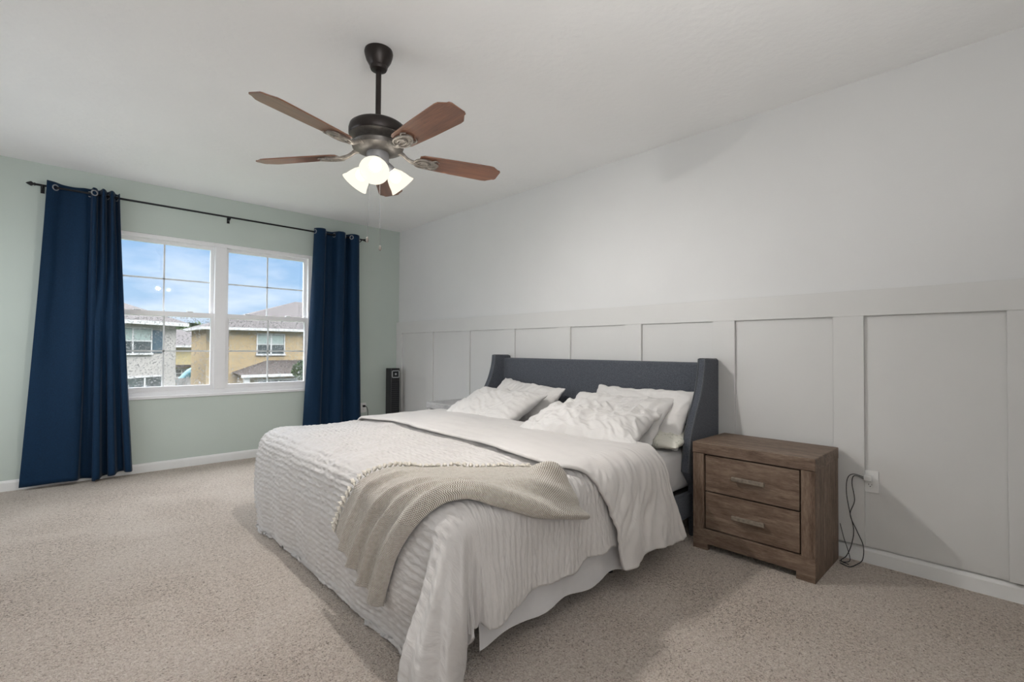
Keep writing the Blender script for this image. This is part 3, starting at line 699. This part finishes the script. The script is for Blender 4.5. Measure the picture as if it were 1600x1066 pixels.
# throw blanket
T_edge = [(1.66, 4.02), (1.74, 3.93), (1.83, 3.86), (1.94, 3.77), (2.05, 3.68), (2.11, 3.59), (2.18, 3.50), (2.30, 3.43), (2.42, 3.38)]
E_edge = [(1.56, 4.27), (1.80, 4.205), (1.95, 4.15), (2.06, 4.10), (2.15, 4.03), (2.25, 3.94), (2.35, 3.87), (2.47, 3.81), (2.595, 3.74)]
NI, NJ = 170, 100
Ts = spline(T_edge, NI); Es = spline(E_edge, NI)
def th_a(s, t):
    i = min(NI-1, int(round(s*(NI-1)))); return lerp(Ts[i][0], Es[i][0], t)
def th_b(s, t):
    i = min(NI-1, int(round(s*(NI-1)))); return lerp(Ts[i][1], Es[i][1], t)
def th_off(s, t, a, b_):
    o_ = 0.026
    o_ += (0.034+0.012*math.exp(-(s/0.15)**2))*math.exp(-((t-0.89)/0.085)**2)                  # rolled lower edge
    o_ += 0.012*math.exp(-((t-0.66+0.12*math.sin(s*6))/0.06)**2)*sstep(0.15, 0.45, s)*(1-sstep(0.5, 0.7, s))
    h = sstep(0.40, 0.72, s)
    for c, w_, am in ((0.22, 0.050, 0.020), (0.44, 0.045, 0.030), (0.66, 0.055, 0.034)):        # pleats of the hanging end
        c2 = c-0.10*(1-s)*math.sin(c*9); o_ += h*am*math.exp(-((t-c2)/w_)**2)
    o_ -= h*0.004
    o_ += 0.055*math.exp(-(((s-0.045)/0.045)**2+((t-0.30)/0.13)**2)) + 0.02*math.exp(-(((s-0.12)/0.12)**2+((t-0.62)/0.1)**2))
    o_ += 0.006*noise.noise(Vector((s*9, t*5, 2)))+0.003*noise.noise(Vector((s*26, t*16, 5)))
    return max(0.020, o_)*(1-0.6*sstep(0.97, 1.0, t))
NIg, NJg = NI, NJ
P = []; UVt = []
for i in range(NI):
    row = []; ur = []
    for j in range(NJ):
        s, t = i/(NI-1), j/(NJ-1); row.append(drape(th_a(s, t), th_b(s, t), th_off(s, t, 0, 0)+0.004)); ur.append((s*1.15, t*0.62))
    P.append(row); UVt.append(ur)
TL = Vector((2.1, 3.8, 0.6))
th = obj('throw_blanket', MB().grid([[p-TL for p in r] for r in P], True, UVt), 'throw', loc=TL)
sd = th.modifiers.new('thickness', 'SOLIDIFY'); sd.thickness = 0.006; sd.offset = -1
tag(th, 'beige herringbone throw with knotted fringe, draped over the foot of the bed', 'throw blanket')
# knotted tassels along its upper edge
tm = MB(); tm.sphere((0, 0, 0), 0.0115, 10, (1.0, 0.9, 0.9))
tm.tube([(-0.022, 0, 0.001), (-0.010, 0, 0.001), (0, 0, 0)], [0.003, 0.0045, 0.006], 6)
for yy in (-0.006, 0.0, 0.007): tm.tube([(0.004, 0, 0), (0.014, yy*0.6, -0.003), (0.030, yy, -0.008)], [0.005, 0.0042, 0.0018], 6)
tas = None
nT = 42
for q in range(nT):
    s = 0.05+0.95*q/(nT-1); i = min(NI-1, int(s*(NI-1))); p = P[i][0]; p2 = P[i][1]
    if tas is None: o = tas = obj('tassel', tm, 'tassel', th)
    else: o = tas.copy(); COL.objects.link(o); o.parent = th
    xd = (p-p2).normalized(); zd = Vector((0, 0, 1)); yd = zd.cross(xd).normalized(); zd = xd.cross(yd)
    nn = (P[min(i+1, NI-1)][0]-P[max(i-1, 0)][0]).cross(p2-p)
    nn = nn.normalized() if nn.length > 0 else Vector((0, 0, 1))
    if nn.z < 0 and nn.x < 0: nn = -nn
    if nn.dot(Vector((0.5, 0.1, 1))) < 0: nn = -nn
    o.matrix_local = Matrix.Translation(p-TL+xd*0.020+nn*0.003) @ Matrix((xd, yd, zd)).transposed().to_4x4() @ Matrix.Rotation(random.uniform(-0.4, 0.4), 4, 'Z')

# ------------------------------------------------------------------ pillows
def pillow(name, wid, hgt, thk, loc, xdir, ydir, mat, label, seedv, wr=1.0, sag=0.0, flange=0.0):
    """xdir: along the width, ydir: from bottom edge to top edge of the pillow"""
    N, M_ = 130, 96; mb = MB()
    X = Vector(xdir).normalized(); Y = Vector(ydir); Y = (Y-X*Y.dot(X)).normalized(); Z = X.cross(Y)
    R = Matrix((X, Y, Z)).transposed()
    for side in (1, -1):
        P = []
        for i in range(N):
            row = []
            for j in range(M_):
                u = math.sin((i/(N-1)*2-1)*PI/2); v = math.sin((j/(M_-1)*2-1)*PI/2)
                x = wid/2*u*(1-0.055*(1-v*v)); y = hgt/2*v*(1-0.07*(1-u*u))
                e = max(0.0, (1-u*u)*(1-v*v)); z = side*thk/2*e**0.42
                en = min(1, e*5)
                wv = noise.noise(Vector((x*5, y*5, seedv)))*0.020
                xw = x+0.05*noise.noise(Vector((x*5, y*5, seedv+31))); yw = y+0.05*noise.noise(Vector((x*5, y*5, seedv+47)))
                ca, sa = math.cos(seedv), math.sin(seedv); p1 = xw*ca+yw*sa; p2 = yw*ca-xw*sa
                r1 = 1-2.2*abs(noise.noise(Vector((p1*5, p2*19, seedv+3)))); r2_ = 1-2.2*abs(noise.noise(Vector((p1*17+4, p2*9, seedv+8))))
                r3 = 1-2.0*abs(noise.noise(Vector((xw*9, yw*40, seedv+2))))
                edge_g = (1-min(1, e*1.6))
                z += side*en*wr*(wv+0.0085*r1+0.0055*r2_+0.0045*r3*edge_g)
                z += sag*(u*u-0.35)*thk*0.6 - 0.25*sag*thk*v
                x += 0.010*wr*noise.noise(Vector((v*6, u*2, seedv))); y += 0.014*wr*noise.noise(Vector((u*7, v*2, seedv+9)))
                row.append((x, y, z))
            P.append(row)
        mb.grid(P, True, flip=(side < 0))
    bm = bmesh.new(); me = bpy.data.meshes.new('tmp'); me.from_pydata(mb.v, [], mb.f); bm.from_mesh(me)
    bmesh.ops.remove_doubles(bm, verts=bm.verts, dist=0.0004)
    mb2 = MB(); bm.verts.ensure_lookup_table(); bm.verts.index_update()
    mb2.add([tuple(v.co) for v in bm.verts], [tuple(q.index for q in f.verts) for f in bm.faces], True); bm.free(); bpy.data.meshes.remove(me)
    o = obj(name, mb2, mat); o.matrix_world = Matrix.Translation(loc) @ R.to_4x4()
    return tag(o, label, 'pillow', 'pillows at the head of the bed')
pillow('pillow', 0.74, 0.50, 0.13, (0.49, 3.55, 0.668), (-0.10, 1, 0), (-0.66, 0, 0.46), 'pillow', 'white pillow leaning in the middle of the three stacked nearest the brown nightstand', 1.7, 1.1, 0.15)
pillow('pillow', 0.78, 0.44, 0.12, (0.315, 3.62, 0.69), (0.0, 1, 0), (-0.42, 0, 0.52), 'pillow', 'white pillow flat against the headboard behind the others, nearest the brown nightstand', 21.7, 1.0, 0.1)
pillow('pillow', 0.74, 0.46, 0.16, (0.36, 2.56, 0.665), (0.05, 1, -0.07), (-0.52, 0, 0.60), 'pillow', 'white pillow propped on the headboard at the far wing', 4.1, 1.0, 0.2)
pillow('pillow', 0.76, 0.50, 0.15, (0.79, 3.60, 0.678), (-0.20, 1, -0.02), (-0.85, -0.05, 0.24), 'pillow', 'rumpled white pillow lying in front, nearer the brown nightstand', 8.3, 1.9, 0.1)
pillow('pillow', 0.70, 0.50, 0.16, (0.68, 2.60, 0.682), (-0.06, 1, -0.02), (-0.8, 0.0, 0.34), 'pillow', 'plump white pillow lying in front, toward the window', 11.9, 1.0, 0.1)
pillow('pillow', 0.78, 0.42, 0.12, (0.345, 3.66, 0.582), (0, 1, 0), (-0.9, 0, 0.10), 'print', 'cream sprigged pillow tucked underneath, against the near headboard wing', 15.2, 0.6, 0.0)

# ------------------------------------------------------------------ tower fan
tf = thing('tower_fan', (0.165, 0.155, 0), 'slim black tower fan standing in the far corner', 'tower fan')
def rprism(hx, hy, r, z0, z1, n=5):
    poly = []
    for cx, cy, a0 in ((hx-r, hy-r, 0), (-hx+r, hy-r, 90), (-hx+r, -hy+r, 180), (hx-r, -hy+r, 270)):
        for k in range(n+1):
            a = math.radians(a0+90*k/n); poly.append((cx+r*math.cos(a), cy+r*math.sin(a)))
    return MB().prism(poly, z0, z1, lambda u, v, d: (u, v, d))
obj('base', MB().lathe([(0.11, 0), (0.11, 0.015), (0.05, 0.035), (0.04, 0.05)], n=32), 'black_plastic', tf, sharp=40)
obj('body', rprism(0.064, 0.065, 0.02, 0.045, 0.885), 'black_plastic', tf, bevel=0.004)
dd = Vector((0.72, 0.70, 0))
g = MB()
for k in range(26):
    z = 0.10+k*0.0245; g.box(-0.052, 0.052, 0.064, 0.069, z, z+0.010)
obj('grille', g, 'screen_black', tf)
dp = MB(); dp.tube([(0.045*math.copysign(min(1, abs(1.35*math.cos(a))), math.cos(a)), 0.068, 0.815+0.040*math.copysign(min(1, abs(1.35*math.sin(a))), math.sin(a))) for a in [2*PI*(k+.5)/24 for k in range(24)]], 0.0055, 6, True)
obj('display_ring', dp, 'grey_gloss', tf)
obj('display', MB().box(-0.036, 0.036, 0.064, 0.068, 0.782, 0.848), 'screen_black', tf)
obj('display_dial', MB().lathe([(0.012, 0), (0.012, 0.004), (0.009, 0.006)], (0, 0.068, 0.815), 16, (0, 1, 0)), 'grey_gloss', tf)
tf.rotation_euler = (0, 0, 0)

# ------------------------------------------------------------------ outlets and cords
def outlet(loc, rz, label, group='white wall outlets'):
    o = thing('wall_outlet', loc, label, 'outlet', group, rz)      # local +x faces the room
    obj('cover_plate', MB().box(0, 0.006, -0.036, 0.036, -0.058, 0.058), 'white_plastic', o, bevel=0.003)
    for s in (-1, 1):
        rc = obj('receptacle', rprism(0.017, 0.0145, 0.008, 0.0055, 0.0085), 'white_plastic', o)
        rc.rotation_euler = (0, PI/2, 0); rc.location = (0, 0, s*0.0195)
        sl = MB(); sl.box(0.0083, 0.0089, -0.0075, -0.0055, s*0.0195+0.0, s*0.0195+0.008); sl.box(0.0083, 0.0089, 0.0055, 0.0075, s*0.0195+0.0, s*0.0195+0.007)
        sl.lathe([(0.0025, 0), (0.0025, 0.0006)], (0.0083, 0, s*0.0195-0.006), 10, (1, 0, 0)); obj('slot', sl, 'dark_gap', o)
    obj('screw', MB().lathe([(0.003, 0), (0.0025, 0.001)], (0.006, 0, 0), 10, (1, 0, 0)), 'nickel', o)
    return o
outlet((0.016, 4.868, 0.437), 0, 'white wall outlet on the panelled wall to the right of the brown nightstand')
outlet((0.468, 0.0, 0.415), PI/2, 'white wall outlet under the window wall beside the right curtain')
chg = thing('phone_charger', (0.026, 4.862, 0.457), 'white plug-in charger with two black cables in the nearer wall outlet', 'charger')
obj('plug_body', MB().box(0.0, 0.032, -0.017, 0.017, -0.014, 0.014), 'white_plastic', chg, bevel=0.005)
cx0 = Vector((0.026, 4.862, 0.457))
def cable(pts, r, par, org, name='cable'):
    return obj(name, MB().tube([Vector(p)-org for p in spline(pts, 60)], r, 7), 'cord', par)
cable([(0.045, 4.845, 0.459), (0.060, 4.80, 0.470), (0.065, 4.775, 0.44), (0.06, 4.77, 0.36), (0.06, 4.785, 0.26), (0.055, 4.80, 0.17), (0.06, 4.79, 0.09), (0.07, 4.77, 0.03), (0.09, 4.75, 0.006), (0.12, 4.79, 0.006)], 0.0022, chg, cx0)
cable([(0.045, 4.845, 0.452), (0.058, 4.805, 0.462), (0.062, 4.795, 0.42), (0.055, 4.805, 0.33), (0.055, 4.785, 0.25), (0.055, 4.815, 0.17), (0.055, 4.842, 0.10), (0.062, 4.84, 0.03), (0.085, 4.82, 0.006), (0.15, 4.80, 0.006), (0.13, 4.755, 0.006)], 0.0022, chg, cx0)
cable([(0.05, 4.738, 0.19), (0.055, 4.755, 0.12), (0.06, 4.775, 0.06), (0.065, 4.785, 0.01), (0.10, 4.77, 0.006), (0.10, 4.745, 0.006)], 0.0018, chg, cx0)
crd = thing('power_cord', (0.468, 0.0, 0.435), 'black plug and cord hanging from the outlet by the right curtain', 'cord')
co = Vector((0.468, 0.0, 0.435))
obj('plug_body', MB().box(-0.014, 0.014, 0.009, 0.036, -0.012, 0.012), 'black_plastic', crd, bevel=0.004)
cable([(0.468, 0.034, 0.432), (0.455, 0.06, 0.428), (0.435, 0.055, 0.37), (0.43, 0.05, 0.25), (0.40, 0.06, 0.12), (0.39, 0.09, 0.02), (0.36, 0.13, 0.006), (0.36, 0.22, 0.006)], 0.0035, crd, co)

# ------------------------------------------------------------------ outside
GZ = -3.0
struct(obj('ground', MB().box(-80, 60, -140, -0.6, GZ-0.3, GZ), 'grass'))
def house_win(h, x0, x1, z0, z1, y=0.0, sill=True, blind=True):
    fr = MB(); t = 0.07
    fr.box(x0-t, x1+t, y, y+0.06, z1, z1+t*1.4); fr.box(x0-t, x0, y, y+0.05, z0, z1); fr.box(x1, x1+t, y, y+0.05, z0, z1)
    fr.box((x0+x1)/2-0.045, (x0+x1)/2+0.045, y, y+0.05, z0, z1); fr.box(x0, x1, y, y+0.045, (z0+z1)/2-0.03, (z0+z1)/2+0.03)
    fr.box(x0-t*1.5, x1+t*1.5, y, y+0.10, z0-t*1.5, z0)
    w_ = obj('window', fr, 'ext_trim', h)
    obj('pane', MB().box(x0, x1, y-0.02, y+0.02, z0, z1), 'ext_glass', w_)
    if blind: obj('blind', MB().box(x0+0.02, x1-0.02, y+0.02, y+0.028, (z0+z1)/2, z1-0.02), 'blind', w_)
    return w_
def hip(x0, x1, y0, y1, z, rise, inset):   # hip roof prism
    mb = MB(); cx0_, cx1_ = x0+inset, x1-inset; yc = (y0+y1)/2
    vs = [(x0, y0, z), (x1, y0, z), (x1, y1, z), (x0, y1, z), (cx0_, yc, z+rise), (cx1_, yc, z+rise)]
    mb.add(vs, [(0, 1, 5, 4), (1, 2, 5), (2, 3, 4, 5), (3, 0, 4), (3, 2, 1, 0)]); return mb
# grey house: local x along its front (towards its right corner as seen from here), local +y out of the front
ang = math.atan2(-0.63, -0.777)
hA = thing('house', (-1.97, -28.29, GZ), 'grey stucco house with blue shutter, left in the window view', 'house', 'houses seen through the window')
hA.rotation_euler = (0, 0, ang+PI)      # local -x runs along the front to the right corner
Z = -GZ
obj('wall', MB().box(0.0, 12, -9, 0, 0, Z+2.48), 'stucco_grey', hA)
obj('roof', hip(-0.45, 12.4, -9.4, 0.42, Z+2.52, 2.3, 4.6), 'shingle', hA)
obj('fascia', MB().box(-0.45, 12.4, -9.4, 0.43, Z+2.32, Z+2.52), 'ext_trim', hA)
house_win(hA, 1.70, 3.9, Z+0.80, Z+2.08)
obj('shutter', MB().box(0.98, 1.60, 0, 0.05, Z+0.80, Z+2.05), 'shutter_blue', hA)
house_win(hA, 1.0, 3.1, Z-2.0, Z-0.52, blind=False)
# tan house
hC = thing('house', (-3.6, -28.3, GZ), 'tan stucco house with porch roof, right in the window view', 'house', 'houses seen through the window')
obj('wall', MB().box(-14, -1.1, -5, 0, 0, Z+2.3), 'stucco_tan', hC)
obj('side_wing', MB().box(-1.1, 0.0, -5, -0.6, 0, Z+2.25), 'stucco_tan', hC)
obj('roof', hip(-14.5, 0.4, -5.5, 0.42, Z+2.36, 2.1, 6.3), 'shingle', hC)
obj('fascia', MB().box(-14.5, 0.4, -5.5, 0.43, Z+2.20, Z+2.36), 'ext_trim', hC)
house_win(hC, -4.32, -2.72, Z+0.72, Z+1.95)
obj('shutter', MB().box(-5.95, -5.55, 0, 0.05, Z+0.88, Z+1.98), 'shutter_red', hC)
house_win(hC, -7.6, -6.05, Z+0.80, Z+1.98)
pr_ = MB(); pr_.add([(-8.5, 0, Z-0.42), (-1.25, 0, Z-0.42), (-1.25, 2.2, Z-0.52), (-8.5, 2.2, Z-0.52), (-7.2, 0, Z+0.30), (-3.3, 0, Z+0.30)], [(1, 0, 3, 2), (2, 3, 4, 5), (1, 2, 5), (3, 0, 4), (0, 1, 5, 4)])
obj('porch_roof', pr_, 'shingle_brown', hC)
obj('porch_fascia', MB().box(-8.5, -1.25, 2.1, 2.22, Z-0.66, Z-0.50), 'ext_trim', hC)
obj('porch_wall', MB().box(-8.3, -1.6, 0, 1.6, 0, Z-0.55), 'stucco_tan', hC)
house_win(hC, -4.6, -2.4, Z-1.9, Z-0.92, 1.6, blind=False)
for x in (-1.75, -8.0): obj('porch_post', MB().box(x, x+0.3, 1.75, 2.05, 0, Z-0.52), 'ext_trim', hC)
# pale house far behind
hB = thing('house', (-4.4, -45, GZ), 'pale yellow house far off between the other two houses', 'house', 'houses seen through the window')
obj('wall', MB().box(-6, 2.0, -8, 0, 0, Z+1.25), 'stucco_cream', hB)
obj('roof', hip(-6.5, 2.5, -8.5, 0.5, Z+1.28, 1.5, 2.8), 'shingle', hB)
obj('fascia', MB().box(-6.5, 2.5, -8.5, 0.5, Z+1.10, Z+1.28), 'ext_trim', hB)
house_win(hB, -0.95, -0.15, Z-1.45, Z-0.85, blind=False); house_win(hB, -2.9, -2.2, Z-0.2, Z+0.6, blind=False)
obj('porch_roof', MB().box(-1.3, 0.2, 0, 0.6, Z-0.6, Z-0.42), 'shingle_brown', hB)
# playset
ps = thing('playset', (-4.8, -36, GZ), 'wooden backyard playset with a teal tube slide between the houses', 'playset')
obj('tower_deck', MB().box(-0.45, 0.45, -0.45, 0.45, Z-0.75, Z-0.65), 'cedar', ps)
for x in (-0.42, 0.42):
    for y in (-0.42, 0.42): obj('post', MB().box(x-0.05, x+0.05, y-0.05, y+0.05, 0, Z+0.15), 'cedar', ps)
sl = MB()
for k in range(6): sl.box(-0.36+k*0.14, -0.29+k*0.14, 0.43, 0.46, Z-0.65, Z+0.05)
sl.box(-0.42, 0.42, 0.42, 0.47, Z+0.05, Z+0.12); obj('railing', sl, 'cedar', ps)
obj('skirt_board', MB().box(-0.42, 0.42, 0.40, 0.44, Z-1.5, Z-0.75), 'cedar', ps)
obj('tube_slide', MB().tube(spline([(0.4, 0.3, Z-0.55), (0.75, 0.4, Z-0.62), (1.05, 0.5, Z-0.85), (1.3, 0.55, Z-1.15), (1.6, 0.55, Z-1.45)], 20), 0.27, 14), 'teal', ps)
fn = thing('fence', (-3.6, -34.6, GZ), 'white vinyl fence in front of the playset', 'fence')
bd = MB()
for k in range(24): bd.box(-2.0+k*0.165, -1.85+k*0.165, 0, 0.03, 0.05, Z-1.02)
obj('fence_panel', bd, 'white_fence', fn)
for k in range(3): obj('fence_post', MB().box(-2.05+k*1.95, -1.92+k*1.95, -0.05, 0.08, 0, Z-0.95), 'white_fence', fn)
def tree(name, loc, hgt, rad, trunk, n, label, sq=(1, 1, 0.9), leaf=0.16, cat='tree'):
    t_ = thing(name, loc, label, cat, 'greenery seen through the window'); rnd = random.Random(len(label))
    tk = MB(); tk.tube([(0, 0, 0), (0.03, 0, hgt*0.5), (0, 0.02, hgt*0.95)], [trunk, trunk*0.7, trunk*0.3], 8); obj('trunk', tk, 'bark', t_)
    fo = MB()
    for k in range(n):
        d = Vector((rnd.gauss(0, 1), rnd.gauss(0, 1), rnd.gauss(0, 1))).normalized(); r = rad*(rnd.random()**0.4)
        r *= 0.75+0.35*noise.noise(d*2.2+Vector((rad, 0, 0)))
        c = Vector((d.x*r*sq[0], d.y*r*sq[1], hgt+d.z*r*sq[2]))
        a = Vector((rnd.uniform(-1, 1), rnd.uniform(-1, 1), rnd.uniform(-1, 1))).normalized(); b2 = a.orthogonal().normalized(); s_ = leaf*rnd.uniform(0.6, 1.3)
        fo.add([c-a*s_, c+b2*s_*0.5, c+a*s_, c-b2*s_*0.5], [(0, 1, 2, 3)])
    obj('foliage', fo, 'foliage', t_); return t_
tree('tree', (-7.7, -24.6, GZ), 2.75, 0.62, 0.06, 900, 'small young green tree in front of the tan house porch', (0.9, 0.9, 1.15))
tree('tree', (-8.2, -62, GZ), 5.3, 2.6, 0.25, 1500, 'distant green tree showing above the pale yellow house', (1.3, 1, 0.75), 0.4)
tree('shrub', (-0.6, -24.8, GZ), 1.2, 0.75, 0.05, 700, 'green shrub before the lower window of the grey house', (1.1, 0.8, 0.8), 0.12, 'shrub')
